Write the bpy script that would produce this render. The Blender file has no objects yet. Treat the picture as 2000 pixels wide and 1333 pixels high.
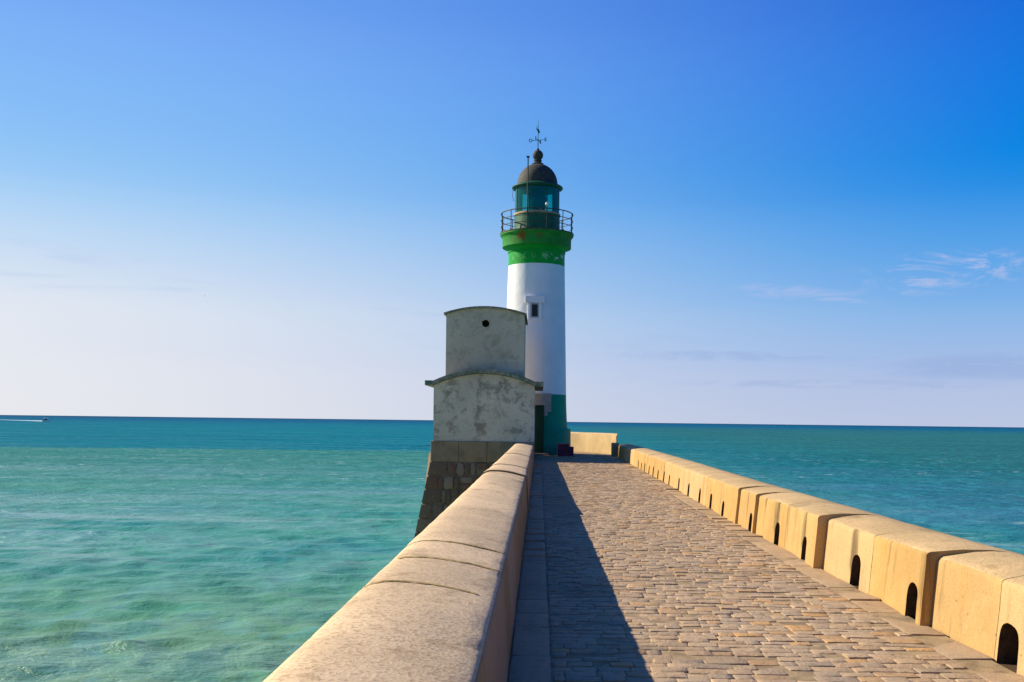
import bpy, bmesh, math, random
import numpy as np
from mathutils import Vector, noise, Matrix

S = bpy.context.scene
COL = S.collection
R = math.radians
random.seed(7)
rng = np.random.default_rng(7)

# ------------------------------------------------------------------ camera
EYE = 1.6
cam_d = bpy.data.cameras.new("camera")
cam = bpy.data.objects.new("camera", cam_d)
COL.objects.link(cam)
cam.location = (0, 0, EYE)
cam.matrix_world = Matrix.Translation((0, 0, EYE)) @ Matrix.Rotation(R(90), 4, 'X') @ Matrix.Rotation(0.0122, 4, 'Z')
cam_d.sensor_width = 36.0
cam_d.lens = 36.0
cam_d.shift_x = -53 / 2000
cam_d.shift_y = 157 / 2000
cam_d.clip_start = 0.1
cam_d.clip_end = 120000
S.camera = cam
SEA = -5.0

# ------------------------------------------------------------------ sun, sky, exposure
SUN_AZ = (-0.93, 0.36)          # horizontal direction towards the sun
SUN_EL = R(31)
sun_d = bpy.data.lights.new("sun", 'SUN')
sun_d.energy = 5.0
sun_d.angle = R(0.5)
sun_d.color = (1.0, 0.89, 0.70)
sun = bpy.data.objects.new("sun", sun_d)
COL.objects.link(sun)
_h = Vector((SUN_AZ[0], SUN_AZ[1], 0)).normalized()
TOSUN = Vector((_h.x * math.cos(SUN_EL), _h.y * math.cos(SUN_EL), math.sin(SUN_EL)))
sun.rotation_euler = TOSUN.to_track_quat('Z', 'Y').to_euler()
sun.location = TOSUN * 200

S.view_settings.view_transform = 'Standard'
S.view_settings.look = 'None'
S.view_settings.exposure = 0.6
S.view_settings.gamma = 1.0
S.view_settings.use_curve_mapping = False


class NT:
    """small helper round a node tree"""
    def __init__(self, tree):
        self.t = tree
        self.t.nodes.clear()

    def n(self, typ, ins=None, **props):
        nd = self.t.nodes.new(typ)
        for k, v in props.items():
            setattr(nd, k, v)
        for k, v in (ins or {}).items():
            self.set(nd.inputs[k], v)
        return nd

    def set(self, sock, v):
        if isinstance(v, bpy.types.NodeSocket):
            self.t.links.new(v, sock)
        elif isinstance(v, bpy.types.Node):
            self.t.links.new(v.outputs[0], sock)
        else:
            if isinstance(v, (tuple, list)) and sock.type == 'RGBA' and len(v) == 3:
                v = (*v, 1)
            sock.default_value = v

    def math(self, op, a, b=0.0, c=0.0, clamp=False):
        nd = self.n('ShaderNodeMath', operation=op, use_clamp=clamp)
        self.set(nd.inputs[0], a); self.set(nd.inputs[1], b); self.set(nd.inputs[2], c)
        return nd.outputs[0]

    def mix(self, f, a, b, blend='MIX'):
        nd = self.n('ShaderNodeMix', data_type='RGBA', blend_type=blend)
        self.set(nd.inputs[0], f); self.set(nd.inputs[6], a); self.set(nd.inputs[7], b)
        return nd.outputs[2]

    def step(self, v, lo, hi):
        nd = self.n('ShaderNodeMapRange', interpolation_type='SMOOTHSTEP')
        self.set(nd.inputs[0], v); nd.inputs[1].default_value = lo; nd.inputs[2].default_value = hi
        return nd.outputs[0]

    def noise(self, vec, scale, detail=4.0, rough=0.55, dist=0.0):
        nd = self.n('ShaderNodeTexNoise', {'Scale': scale, 'Detail': detail, 'Roughness': rough, 'Distortion': dist})
        if vec is not None:
            self.set(nd.inputs['Vector'], vec)
        return nd.outputs[0]

    def scalev(self, vec, s):
        nd = self.n('ShaderNodeVectorMath', operation='MULTIPLY')
        self.set(nd.inputs[0], vec); nd.inputs[1].default_value = s
        return nd.outputs[0]

    def bump(self, h, strength, dist, normal=None):
        nd = self.n('ShaderNodeBump', {'Strength': strength, 'Distance': dist, 'Height': h})
        if normal is not None:
            self.set(nd.inputs['Normal'], normal)
        return nd.outputs[0]


# world: Nishita sky, its colour deepened overhead and whitened in the low band of sea air, thin cloud streaks
W = bpy.data.worlds.new("World")
S.world = W
W.use_nodes = True
w = NT(W.node_tree)
sky = w.n('ShaderNodeTexSky', sky_type='NISHITA', sun_disc=False, sun_elevation=SUN_EL,
          sun_rotation=math.atan2(SUN_AZ[0], SUN_AZ[1]), air_density=1.0, dust_density=0.6, ozone_density=3.0, altitude=0)
gen = w.n('ShaderNodeTexCoord').outputs['Generated']
sep = w.n('ShaderNodeSeparateXYZ', {0: gen})
dx, dy, dz = sep.outputs
skyc = w.n('ShaderNodeHueSaturation', {'Hue': 0.5, 'Saturation': 1.35, 'Value': 1.0, 'Color': sky.outputs[0]}).outputs[0]
el = w.math('MAXIMUM', dz, 0.0)
dotn = w.n('ShaderNodeVectorMath', operation='DOT_PRODUCT')
w.set(dotn.inputs[0], gen); dotn.inputs[1].default_value = TOSUN
toward = w.math('MULTIPLY_ADD', dotn.outputs['Value'], 0.5, 0.5)      # 0 away from the sun .. 1 at it
SKY_K = 10.0                                                       # Background strength is 0.1
tw = w.step(toward, 0.50, 0.92)


def K(c):
    return tuple(v * SKY_K for v in c)


def lin(v, lo, hi):
    nd = w.n('ShaderNodeMapRange', {0: v, 1: lo, 2: hi})
    return nd.outputs[0]




def ramp(stops):
    nd = w.n('ShaderNodeValToRGB', {0: el})
    cr = nd.color_ramp
    cr.interpolation = 'CARDINAL'
    while len(cr.elements) < len(stops):
        cr.elements.new(0.5)
    for e_, (p_, c_) in zip(cr.elements, stops):
        e_.position = p_
        e_.color = (*c_, 1)
    return nd.outputs[0]


away = ramp([(0.0, (0.50, 0.57, 0.76)), (0.055, (0.39, 0.52, 0.79)), (0.115, (0.20, 0.44, 0.81)), (0.21, (0.02, 0.27, 0.78)), (0.36, (0.0, 0.135, 0.68)), (0.60, (0.0, 0.07, 0.45)), (1.0, (0.0, 0.035, 0.27))])
near_ = ramp([(0.0, (0.85, 0.85, 0.87)), (0.055, (0.82, 0.84, 0.885)), (0.115, (0.73, 0.80, 0.90)), (0.21, (0.34, 0.60, 0.93)), (0.36, (0.17, 0.39, 0.90)), (0.60, (0.05, 0.22, 0.70)), (1.0, (0.015, 0.11, 0.45))])
rampc = w.mix(1.0, w.mix(tw, away, near_), K((1, 1, 1)), 'MULTIPLY')
c2 = w.mix(w.math('MULTIPLY', w.step(el, 0.3, 0.9), 0.25), rampc, skyc)
# thin streaks: noise on the direction, stretched along the horizon
st = w.noise(w.scalev(gen, (5.0, 5.0, 42.0)), 1.0, 5.0, 0.6, 0.4)
stm = w.math('MULTIPLY', w.step(st, 0.56, 0.78), w.math('MULTIPLY', w.step(el, 0.015, 0.05), w.math('SUBTRACT', 1.0, w.step(el, 0.12, 0.2))))
c3 = w.mix(w.math('MULTIPLY', stm, 0.30), c2, (0.30 * SKY_K, 0.44 * SKY_K, 0.74 * SKY_K))
ci = w.noise(w.scalev(gen, (16.0, 16.0, 70.0)), 1.0, 7, 0.65, 1.2)
fwd = w.math('MAXIMUM', dy, 0.05)
cu = w.math('DIVIDE', dx, fwd)
cv_ = w.math('DIVIDE', dz, fwd)


def wisp(u0, v0, su, sv, tilt, lo, hi):
    """a wispy cloud of its own in that direction: soft ellipse broken up by the streaky noise"""
    a_ = w.math('DIVIDE', w.math('SUBTRACT', cu, u0), su)
    b_ = w.math('SUBTRACT', w.math('DIVIDE', w.math('SUBTRACT', cv_, v0), sv), w.math('MULTIPLY', a_, tilt))
    r_ = w.math('ADD', w.math('MULTIPLY', a_, a_), w.math('MULTIPLY', b_, b_))
    g_ = w.math('MULTIPLY', w.math('SUBTRACT', 1.0, w.step(r_, 0.1, 1.0)), w.step(dy, 0.1, 0.2))
    return w.math('MULTIPLY', g_, w.step(w.math('ADD', ci, w.math('MULTIPLY', g_, 0.06)), lo, hi))


PALE = K((0.52, 0.56, 0.82))
c4 = c3
for a_ in ((0.395, 0.151, 0.105, 0.026, 0.45, 0.50, 0.72), (0.232, 0.129, 0.060, 0.011, 0.0, 0.46, 0.74), (0.300, 0.124, 0.055, 0.010, -0.2, 0.44, 0.74)):
    c4 = w.mix(w.math('MULTIPLY', wisp(*a_), 0.75 if a_[0] > 0.35 else 0.45), c4, PALE)
GREYB = K((0.30, 0.42, 0.72))
for a_ in ((0.47, 0.060, 0.17, 0.017, 0.35, 0.28, 0.60), (0.20, 0.066, 0.18, 0.007, 0.1, 0.42, 0.72), (0.30, 0.040, 0.20, 0.006, 0.1, 0.42, 0.72)):
    c4 = w.mix(w.math('MULTIPLY', wisp(*a_), 0.6 if a_[0] > 0.4 else 0.4), c4, GREYB)
bg = w.n('ShaderNodeBackground', {'Color': c4, 'Strength': 0.066})
wo = w.n('ShaderNodeOutputWorld')
w.t.links.new(bg.outputs[0], wo.inputs[0])

# ------------------------------------------------------------------ object helpers


def new_mesh(name, verts, faces, mats, smooth=None, fmat=None, recalc=False):
    me = bpy.data.meshes.new(name)
    me.from_pydata([tuple(v) for v in verts], [], faces)
    if recalc:
        bm = bmesh.new(); bm.from_mesh(me)
        bmesh.ops.recalc_face_normals(bm, faces=bm.faces)
        bm.to_mesh(me); bm.free()
    for m in (mats if isinstance(mats, (list, tuple)) else [mats]):
        me.materials.append(m)
    if fmat is not None:
        me.polygons.foreach_set('material_index', fmat)
    if smooth is not None:
        me.polygons.foreach_set('use_smooth', [True] * len(me.polygons))
        me.set_sharp_from_angle(angle=smooth)
    me.update()
    return me


def link(name, me, parent=None, loc=None, rotz=0.0):
    o = bpy.data.objects.new(name, me)
    COL.objects.link(o)
    if parent is not None:
        o.parent = parent
    if loc is not None:
        o.location = loc
    o.rotation_euler.z = rotz
    return o


def tag(o, label=None, cat=None, group=None, kind=None):
    if label: o['label'] = label
    if cat: o['category'] = cat
    if group: o['group'] = group
    if kind: o['kind'] = kind
    return o


def thing(name, label, cat, loc=(0, 0, 0), group=None):
    return tag(link(name, None, None, loc), label, cat, group)


class MB:
    """collects shapes into one mesh"""
    def __init__(self):
        self.v = []; self.f = []

    def add(self, vs, fs):
        b = len(self.v)
        self.v += [tuple(v) for v in vs]
        self.f += [tuple(i + b for i in f) for f in fs]
        return self

    def box(self, x0, x1, y0, y1, z0, z1):
        vs = [(x, y, z) for z in (z0, z1) for (x, y) in ((x0, y0), (x1, y0), (x1, y1), (x0, y1))]
        return self.add(vs, [(3, 2, 1, 0), (4, 5, 6, 7), (0, 1, 5, 4), (1, 2, 6, 5), (2, 3, 7, 6), (3, 0, 4, 7)])

    def lathe(self, prof, n=64, c=(0, 0), close=True):
        """prof: (r, z) upward on the outside; closed to the axis at both ends"""
        vs = []; fs = []
        for (r, z) in prof:
            for k in range(n):
                a = 2 * math.pi * k / n
                vs.append((c[0] + r * math.cos(a), c[1] + r * math.sin(a), z))
        for i in range(len(prof) - 1):
            for k in range(n):
                k2 = (k + 1) % n
                fs.append((i * n + k, i * n + k2, (i + 1) * n + k2, (i + 1) * n + k))
        if close:
            fs.append(tuple(reversed(range(n))))
            fs.append(tuple((len(prof) - 1) * n + k for k in range(n)))
        return self.add(vs, fs)

    def tube(self, pts, r, n=6, cyc=False):
        pts = [Vector(p) for p in pts]
        vs = []; fs = []
        m = len(pts)
        for i, p in enumerate(pts):
            a = pts[(i - 1) % m] if (cyc or i > 0) else p
            b = pts[(i + 1) % m] if (cyc or i < m - 1) else p
            d = (b - a).normalized()
            up = Vector((0, 0, 1)) if abs(d.z) < 0.9 else Vector((1, 0, 0))
            s = d.cross(up).normalized(); t = s.cross(d)
            rr = r[i] if isinstance(r, (list, tuple)) else r
            for k in range(n):
                q = 2 * math.pi * k / n
                vs.append(p + s * (rr * math.cos(q)) + t * (rr * math.sin(q)))
        for i in range(m if cyc else m - 1):
            j = (i + 1) % m
            for k in range(n):
                k2 = (k + 1) % n
                fs.append((i * n + k, j * n + k, j * n + k2, i * n + k2))
        if not cyc:
            fs.append(tuple(range(n)))
            fs.append(tuple(reversed([(m - 1) * n + k for k in range(n)])))
        return self.add(vs, fs)

    def build(self, name, mat, parent=None, smooth=None, loc=None, rotz=0.0):
        me = new_mesh(name, self.v, self.f, mat, smooth)
        return link(name, me, parent, loc, rotz)


def bevel_obj(o, width, seg=2):
    bm = bmesh.new(); bm.from_mesh(o.data)
    bmesh.ops.bevel(bm, geom=list(bm.edges), offset=width, segments=seg, affect='EDGES', profile=0.5)
    bm.to_mesh(o.data); bm.free()
    return o


# ------------------------------------------------------------------ materials
def mat(name):
    m = bpy.data.materials.new(name)
    m.use_nodes = True
    return m, NT(m.node_tree)


def finish(t, color, rough=0.8, normal=None, spec=0.3, metal=0.0):
    p = t.n('ShaderNodeBsdfPrincipled', {'Base Color': color, 'Roughness': rough, 'Metallic': metal, 'Specular IOR Level': spec})
    if normal is not None:
        t.set(p.inputs['Normal'], normal)
    o = t.n('ShaderNodeOutputMaterial')
    t.t.links.new(p.outputs[0], o.inputs[0])
    return p


def pos(t):
    return t.n('ShaderNodeNewGeometry').outputs['Position']


def simple(name, col, rough=0.6, var=0.25, scale=6.0, metal=0.0, bump=0.0, spec=0.3, dark=None):
    m, t = mat(name)
    P = pos(t)
    nz = t.noise(P, scale, 5)
    d = dark or tuple(c * (1 - var * 2) for c in col)
    c = t.mix(t.step(nz, 0.25, 0.62), d, col)
    nb = t.bump(t.noise(P, scale * 6, 4), bump, 0.01) if bump else None
    finish(t, c, rough, nb, spec, metal)
    return m


def make_parapet_mat(name, top, side, streak, light=0.36):
    m, t = mat(name)
    P = pos(t)
    geo = t.n('ShaderNodeNewGeometry')
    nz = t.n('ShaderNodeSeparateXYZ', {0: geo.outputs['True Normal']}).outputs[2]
    big = t.noise(P, 0.9, 4, 0.6)
    mid = t.noise(P, 5.0, 5, 0.65)
    fine = t.noise(P, 120.0, 4, 0.75)
    # exposed aggregate: fine pebbles of several tones
    vor = t.n('ShaderNodeTexVoronoi', {'Vector': P, 'Scale': 62.0})
    peb = t.n('ShaderNodeSeparateColor', {0: vor.outputs['Color']}).outputs[0]
    topc = t.mix(t.step(big, 0.35, 0.68), tuple(c * 0.84 for c in top), tuple(min(1, c * 1.1) for c in top))
    topc = t.mix(t.math('MULTIPLY', t.step(peb, 0.62, 0.9), 0.42), topc, (0.30, 0.19, 0.11))
    topc = t.mix(t.math('MULTIPLY', t.step(peb, 0.35, 0.1), light), topc, (0.70, 0.56, 0.37))
    topc = t.mix(t.math('MULTIPLY', t.step(mid, 0.55, 0.70), 0.45), topc, (0.27, 0.17, 0.07))
    blot = t.noise(t.scalev(P, (1.0, 0.7, 1.0)), 1.7, 6, 0.72)
    topc = t.mix(t.math('MULTIPLY', t.step(blot, 0.55, 0.70), 0.55), topc, (0.20, 0.145, 0.085))
    st = t.noise(t.scalev(P, (1.0, 1.0, 0.07)), 5.0, 5, 0.65)
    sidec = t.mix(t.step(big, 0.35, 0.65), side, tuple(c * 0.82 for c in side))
    sidec = t.mix(t.math('MULTIPLY', t.step(mid, 0.48, 0.72), 0.35), sidec, (side[0] * 1.05, side[1] * 1.18, side[2] * 1.5))
    sidec = t.mix(t.math('MULTIPLY', t.step(st, 0.54, 0.70), streak), sidec, (0.13, 0.085, 0.035))
    spots = t.noise(P, 16.0, 3, 0.6)
    rnd = t.n('ShaderNodeObjectInfo').outputs['Random']
    sidec = t.mix(t.math('MULTIPLY', t.step(rnd, 0.35, 0.95), 0.5), sidec, (side[0] * 1.12, side[1] * 1.28, side[2] * 2.0))
    stain = t.n('ShaderNodeAttribute', attribute_name='stain').outputs['Fac']
    sidec = t.mix(t.math('MULTIPLY', t.step(t.math('MULTIPLY', stain, t.math('MULTIPLY_ADD', st, 1.4, 0.3)), 0.25, 0.85), 0.8), sidec, (0.095, 0.075, 0.035))
    st2 = t.noise(t.scalev(P, (0.6, 0.6, 0.05)), 2.2, 4, 0.6)
    sidec = t.mix(t.math('MULTIPLY', t.step(st2, 0.56, 0.68), 0.45), sidec, (side[0] * 0.95, side[1] * 0.72, side[2] * 0.35))
    sidec = t.mix(t.math('MULTIPLY', t.step(peb, 0.72, 0.95), 0.25), sidec, (0.24, 0.15, 0.07))
    sidec = t.mix(t.math('MULTIPLY', t.step(spots, 0.66, 0.72), 0.5), sidec, (0.17, 0.11, 0.05))
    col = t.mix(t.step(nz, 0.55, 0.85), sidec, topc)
    h = t.math('ADD', t.math('MULTIPLY', fine, 0.35), t.math('ADD', t.math('MULTIPLY', vor.outputs['Distance'], 0.25), t.math('MULTIPLY', mid, 0.8)))
    finish(t, col, 0.9, t.bump(h, 0.5, 0.012), 0.15)
    return m


M_left = make_parapet_mat("sandy_coping", (0.68, 0.49, 0.285), (0.30, 0.195, 0.085), 0.75)  # shade of the walkway face is put into the dark side colour
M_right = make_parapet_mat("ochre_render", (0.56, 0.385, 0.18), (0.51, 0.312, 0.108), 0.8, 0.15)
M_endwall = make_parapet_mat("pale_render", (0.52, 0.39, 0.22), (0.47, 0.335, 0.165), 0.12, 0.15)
M_hole = simple("hole_shade_stone", (0.11, 0.06, 0.024), 0.95, 0.3, 14.0, bump=0.6)  # dark brown paints the shade inside the scuppers and the hut vent
M_mortar = simple("ochre_mortar", (0.52, 0.36, 0.13), 0.95, 0.25, 18.0, bump=0.6)


def make_stone_mat(name, cols, attr='tone', fine_scale=40.0, bump=0.5, dirt=0.35):
    m, t = mat(name)
    P = pos(t)
    at = t.n('ShaderNodeAttribute', attribute_name=attr).outputs['Fac']
    rnd = t.n('ShaderNodeObjectInfo').outputs['Random']
    f = t.math('FRACT', t.math('ADD', at, rnd))
    ramp = t.n('ShaderNodeValToRGB', {0: f})
    ramp.color_ramp.interpolation = 'LINEAR'
    el_ = ramp.color_ramp.elements
    while len(el_) < len(cols):
        el_.new(0.5)
    for i, (p_, c_) in enumerate(cols):
        el_[i].position = p_; el_[i].color = (*c_, 1)
    nz = t.noise(P, 9.0, 5, 0.65)
    c = t.mix(t.math('MULTIPLY', t.step(nz, 0.5, 0.75), dirt), ramp.outputs[0], (0.10, 0.075, 0.05))
    c = t.mix(t.math('MULTIPLY', t.step(t.noise(P, 26.0, 4), 0.54, 0.72), 0.35), c, (0.56, 0.43, 0.28))
    wear = t.noise(P, 0.8, 4, 0.6)
    c = t.mix(t.math('MULTIPLY', t.step(wear, 0.48, 0.66), 0.45), c, t.mix(0.5, c, (0.21, 0.145, 0.095), 'MULTIPLY'))
    h = t.math('ADD', t.noise(P, fine_scale, 4, 0.65), t.math('MULTIPLY', nz, 1.2))
    finish(t, c, 0.8, t.bump(h, bump, 0.012), 0.25)
    return m


M_cobble = make_stone_mat("sandstone_setts", [(0.0, (0.40, 0.28, 0.165)), (0.22, (0.49, 0.345, 0.20)), (0.42, (0.36, 0.265, 0.17)),
                                             (0.62, (0.47, 0.315, 0.175)), (0.82, (0.42, 0.31, 0.195)), (0.94, (0.45, 0.28, 0.135)), (1.0, (0.54, 0.31, 0.12))], dirt=0.5, bump=0.8)
M_kerb = make_stone_mat("kerb_flagstone", [(0.0, (0.40, 0.28, 0.16)), (0.5, (0.46, 0.32, 0.18)), (1.0, (0.37, 0.265, 0.165))], dirt=0.4, bump=0.5)
M_bed = simple("mortar_bed", (0.36, 0.255, 0.135), 0.95, 0.25, 7.0, bump=0.5)
M_rubble = make_stone_mat("harbour_rubble", [(0.0, (0.15, 0.095, 0.05)), (0.3, (0.22, 0.15, 0.085)), (0.55, (0.27, 0.195, 0.12)), (0.8, (0.17, 0.10, 0.05)), (1.0, (0.22, 0.095, 0.05))], dirt=0.5)
M_core = simple("dark_rubble_mortar", (0.20, 0.145, 0.085), 0.95, 0.3, 4.0, bump=0.8)
M_panel = simple("tan_concrete", (0.34, 0.225, 0.115), 0.9, 0.16, 2.2, bump=0.3)


def make_plaster(name, base, dark, thr, amt):
    m, t = mat(name)
    P = pos(t)
    n1 = t.noise(P, 1.5, 8, 0.74, 0.3)
    n2 = t.noise(t.scalev(P, (1, 1, 1.6)), 4.5, 6, 0.7)
    n3 = t.noise(P, 0.55, 3)
    n4 = t.noise(P, 22.0, 4, 0.7)
    c = t.mix(t.step(n3, 0.35, 0.68), tuple(x * 0.82 for x in base), base)
    c = t.mix(t.math('MULTIPLY', t.step(n1, thr, thr + 0.16), amt), c, dark)
    c = t.mix(t.math('MULTIPLY', t.step(n2, 0.56, 0.72), amt * 0.55), c, tuple(x * 1.15 for x in dark))
    c = t.mix(t.math('MULTIPLY', t.step(n2, 0.46, 0.28), 0.30), c, (min(1, base[0] * 1.25), min(1, base[1] * 1.23), base[2] * 1.15))
    c = t.mix(t.math('MULTIPLY', t.step(n4, 0.66, 0.74), 0.5), c, dark)
    h = t.math('ADD', n2, t.math('ADD', t.math('MULTIPLY', n4, 0.4), n1))
    finish(t, c, 0.92, t.bump(h, 0.5, 0.04), 0.15)
    return m


M_plaster_low = make_plaster("weathered_plaster_low", (0.72, 0.58, 0.395), (0.24, 0.18, 0.115), 0.47, 0.85)
M_plaster_up = make_plaster("weathered_plaster_up", (0.68, 0.545, 0.365), (0.39, 0.30, 0.185), 0.47, 0.70)


def make_roof(name, green):
    m, t = mat(name)
    P = pos(t)
    a = t.noise(P, 2.4, 6, 0.7)
    b = t.noise(P, 9.0, 5, 0.7)
    c = t.mix(t.step(b, 0.35, 0.65), (0.17, 0.135, 0.085), (0.36, 0.31, 0.22))
    c = t.mix(t.math('MULTIPLY', t.step(a, 0.52, 0.62), green), c, (0.02, 0.15, 0.09))
    finish(t, c, 0.9, t.bump(b, 0.6, 0.03), 0.15)
    return m


M_roof_low = make_roof("mossy_roof_concrete", 0.65)
M_roof_up = make_roof("roof_concrete", 0.12)

# lighthouse paints: peeling / stains have their own shapes in space
m_, t = mat("white_paint")
P = pos(t)
a = t.noise(P, 1.2, 4)
c = t.mix(t.step(a, 0.3, 0.7), (0.76, 0.745, 0.70), (0.82, 0.805, 0.76))
z_ = t.n('ShaderNodeSeparateXYZ', {0: P}).outputs[2]
stk = t.noise(t.scalev(P, (1, 1, 0.12)), 6.0, 5, 0.7)
c = t.mix(t.math('MULTIPLY', t.step(stk, 0.58, 0.76), 0.32), c, (0.42, 0.38, 0.30))
sp = t.noise(P, 11.0, 5, 0.75)
c = t.mix(t.math('MULTIPLY', t.step(sp, 0.67, 0.71), 0.8), c, (0.30, 0.22, 0.12))
finish(t, c, 0.62, t.bump(t.math('ADD', t.noise(P, 3.0, 4), t.math('MULTIPLY', sp, 0.3)), 0.35, 0.05), 0.35)
M_white = m_

m_, t = mat("green_band_paint")
P = pos(t)
a = t.noise(P, 2.0, 4)
c = t.mix(t.step(a, 0.3, 0.7), (0.0, 0.27, 0.025), (0.0, 0.34, 0.032))
z_ = t.n('ShaderNodeSeparateXYZ', {0: P}).outputs[2]
fl = t.noise(t.scalev(P, (1, 1, 0.8)), 4.2, 6, 0.72, 0.3)
zone = t.math('MULTIPLY', t.step(z_, 9.26, 9.34), t.step(z_, 9.72, 9.55))
zone = t.math('MULTIPLY', zone, t.math('MULTIPLY_ADD', t.step(t.n('ShaderNodeSeparateXYZ', {0: P}).outputs[0], 0.0, 0.5), 0.75, 0.25))
c = t.mix(t.math('MULTIPLY', t.step(fl, 0.55, 0.58), zone), c, (0.60, 0.57, 0.47))
finish(t, c, 0.55, t.bump(fl, 0.3, 0.02), 0.15)
M_green = m_

m_, t = mat("green_cornice_paint")
P = pos(t)
a = t.noise(P, 2.0, 4)
c = t.mix(t.step(a, 0.3, 0.7), (0.01, 0.20, 0.025), (0.03, 0.26, 0.035))
ru = t.noise(t.scalev(P, (1, 1, 0.55)), 1.5, 5, 0.6)
z_ = t.n('ShaderNodeSeparateXYZ', {0: P}).outputs[2]
c = t.mix(t.math('MULTIPLY', t.step(ru, 0.61, 0.68), t.step(z_, 9.95, 10.35)), c, (0.20, 0.085, 0.012))
c = t.mix(t.math('MULTIPLY', t.step(t.noise(P, 7.0, 5), 0.58, 0.7), 0.7), c, (0.10, 0.10, 0.03))
finish(t, c, 0.6, t.bump(a, 0.3, 0.03), 0.15)
M_cornice = m_

M_green_low = simple("green_base_paint", (0.0, 0.27, 0.15), 0.6, 0.10, 1.5, bump=0.15, spec=0.12)
M_door = simple("dark_green_door_paint", (0.0, 0.045, 0.012), 0.4, 0.2, 3.0, dark=(0.0, 0.03, 0.008))
M_rail = simple("rusty_green_iron", (0.02, 0.05, 0.035), 0.6, 0.2, 5.0, dark=(0.12, 0.05, 0.018), bump=0.2)
M_floor = simple("rusty_gallery_iron", (0.07, 0.075, 0.035), 0.8, 0.2, 3.0, dark=(0.20, 0.09, 0.035), bump=0.3)
M_drum = simple("drum_green_paint", (0.004, 0.12, 0.06), 0.5, 0.2, 2.0, dark=(0.02, 0.05, 0.012))
M_ring = simple("weathered_ring_paint", (0.42, 0.31, 0.17), 0.7, 0.25, 4.0)
M_eave = simple("dark_green_eave_paint", (0.006, 0.085, 0.045), 0.5, 0.25, 5.0)
M_frame_g = simple("lantern_bar_paint", (0.004, 0.10, 0.085), 0.45, 0.2, 5.0)
M_vane = simple("verdigris_copper", (0.02, 0.16, 0.19), 0.6, 0.2, 8.0)
M_globe = simple("cream_globe", (0.75, 0.70, 0.52), 0.35, 0.05, 8.0, spec=0.5)
M_lens = simple("lamp_lens", (0.015, 0.06, 0.08), 0.2, 0.1, 4.0, spec=0.6)
M_pane = simple("dark_window_pane", (0.01, 0.011, 0.013), 0.2, 0.1, 3.0, spec=0.25)
M_frame = simple("painted_window_stone", (0.55, 0.52, 0.43), 0.8, 0.15, 6.0, bump=0.3)
M_surround = simple("painted_door_stone", (0.42, 0.385, 0.335), 0.85, 0.12, 3.0, bump=0.3)
M_maroon = simple("maroon_painted_metal", (0.20, 0.02, 0.05), 0.5, 0.2, 3.0)
M_hull = simple("white_gelcoat", (0.80, 0.80, 0.78), 0.3, 0.05, 1.0, spec=0.5)
M_darkb = simple("dark_boat_canopy", (0.02, 0.022, 0.03), 0.5, 0.1, 2.0)
M_rod = simple("carbon_rod", (0.03, 0.03, 0.03), 0.4, 0.1, 4.0)
M_gull = simple("grey_feathers", (0.12, 0.12, 0.13), 0.8, 0.2, 4.0)

m_, t = mat("dome_patina")
P = pos(t)
a = t.noise(P, 3.0, 6, 0.7)
b = t.noise(P, 14.0, 5, 0.7)
c = t.mix(t.step(a, 0.35, 0.65), (0.030, 0.030, 0.024), (0.065, 0.060, 0.045))
c = t.mix(t.math('MULTIPLY', t.step(b, 0.55, 0.68), 0.55), c, (0.11, 0.08, 0.05))
finish(t, c, 0.75, t.bump(b, 0.4, 0.02), 0.3)
M_dome = m_

m_, t = mat("green_lantern_glass")
tr = t.n('ShaderNodeBsdfTransparent', {'Color': (0.10, 0.82, 0.74)})
gl = t.n('ShaderNodeBsdfGlossy', {'Color': (0.9, 1.0, 1.0), 'Roughness': 0.03})
df = t.n('ShaderNodeBsdfDiffuse', {'Color': (0.0, 0.26, 0.22)})
m1 = t.n('ShaderNodeMixShader', {0: 0.22, 1: tr.outputs[0], 2: df.outputs[0]})
fr = t.n('ShaderNodeFresnel', {'IOR': 1.45})
m2 = t.n('ShaderNodeMixShader', {0: fr.outputs[0], 1: m1.outputs[0], 2: gl.outputs[0]})
o = t.n('ShaderNodeOutputMaterial')
t.t.links.new(m2.outputs[0], o.inputs[0])
M_glass = m_

m_, t = mat("wake_foam")
P = pos(t)
c = t.mix(t.step(t.noise(P, 0.4, 5), 0.35, 0.6), (0.45, 0.62, 0.66), (0.82, 0.85, 0.86))
finish(t, c, 0.7, None, 0.2)
M_foam = m_

# ------------------------------------------------------------------ sea
m_, t = mat("sea_water")
P = pos(t)
sx, sy, sz = t.n('ShaderNodeSeparateXYZ', {0: P}).outputs
dist = t.math('SQRT', t.math('ADD', t.math('MULTIPLY', sx, sx), t.math('MULTIPLY', sy, sy)))
big = t.noise(t.scalev(P, (0.010, 0.022, 0.0)), 1.0, 5, 0.6, 0.5)
med = t.noise(t.scalev(P, (0.06, 0.13, 0.0)), 1.0, 5, 0.6, 0.4)
# silty green inshore water, clear blue water beyond a sharp tidal front
shore = t.mix(t.step(med, 0.36, 0.66), (0.045, 0.265, 0.170), (0.015, 0.22, 0.18))
shore = t.mix(t.step(sy, 60.0, 150.0), shore, t.mix(t.step(med, 0.36, 0.66), (0.045, 0.22, 0.185), (0.02, 0.19, 0.175)))
sand = t.math('MULTIPLY', t.step(sy, 52.0, 26.0), t.step(med, 0.2, 0.55))
shore = t.mix(t.math('MULTIPLY', sand, 0.65), shore, (0.19, 0.31, 0.13))
off = t.mix(t.step(big, 0.35, 0.65), (0.000, 0.150, 0.205), (0.002, 0.175, 0.215))
off = t.mix(t.step(sx, -40.0, 120.0), off, t.mix(t.step(big, 0.35, 0.65), (0.020, 0.125, 0.120), (0.026, 0.15, 0.138)))
off = t.mix(t.step(dist, 500.0, 2600.0), off, (0.000, 0.085, 0.190))
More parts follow.
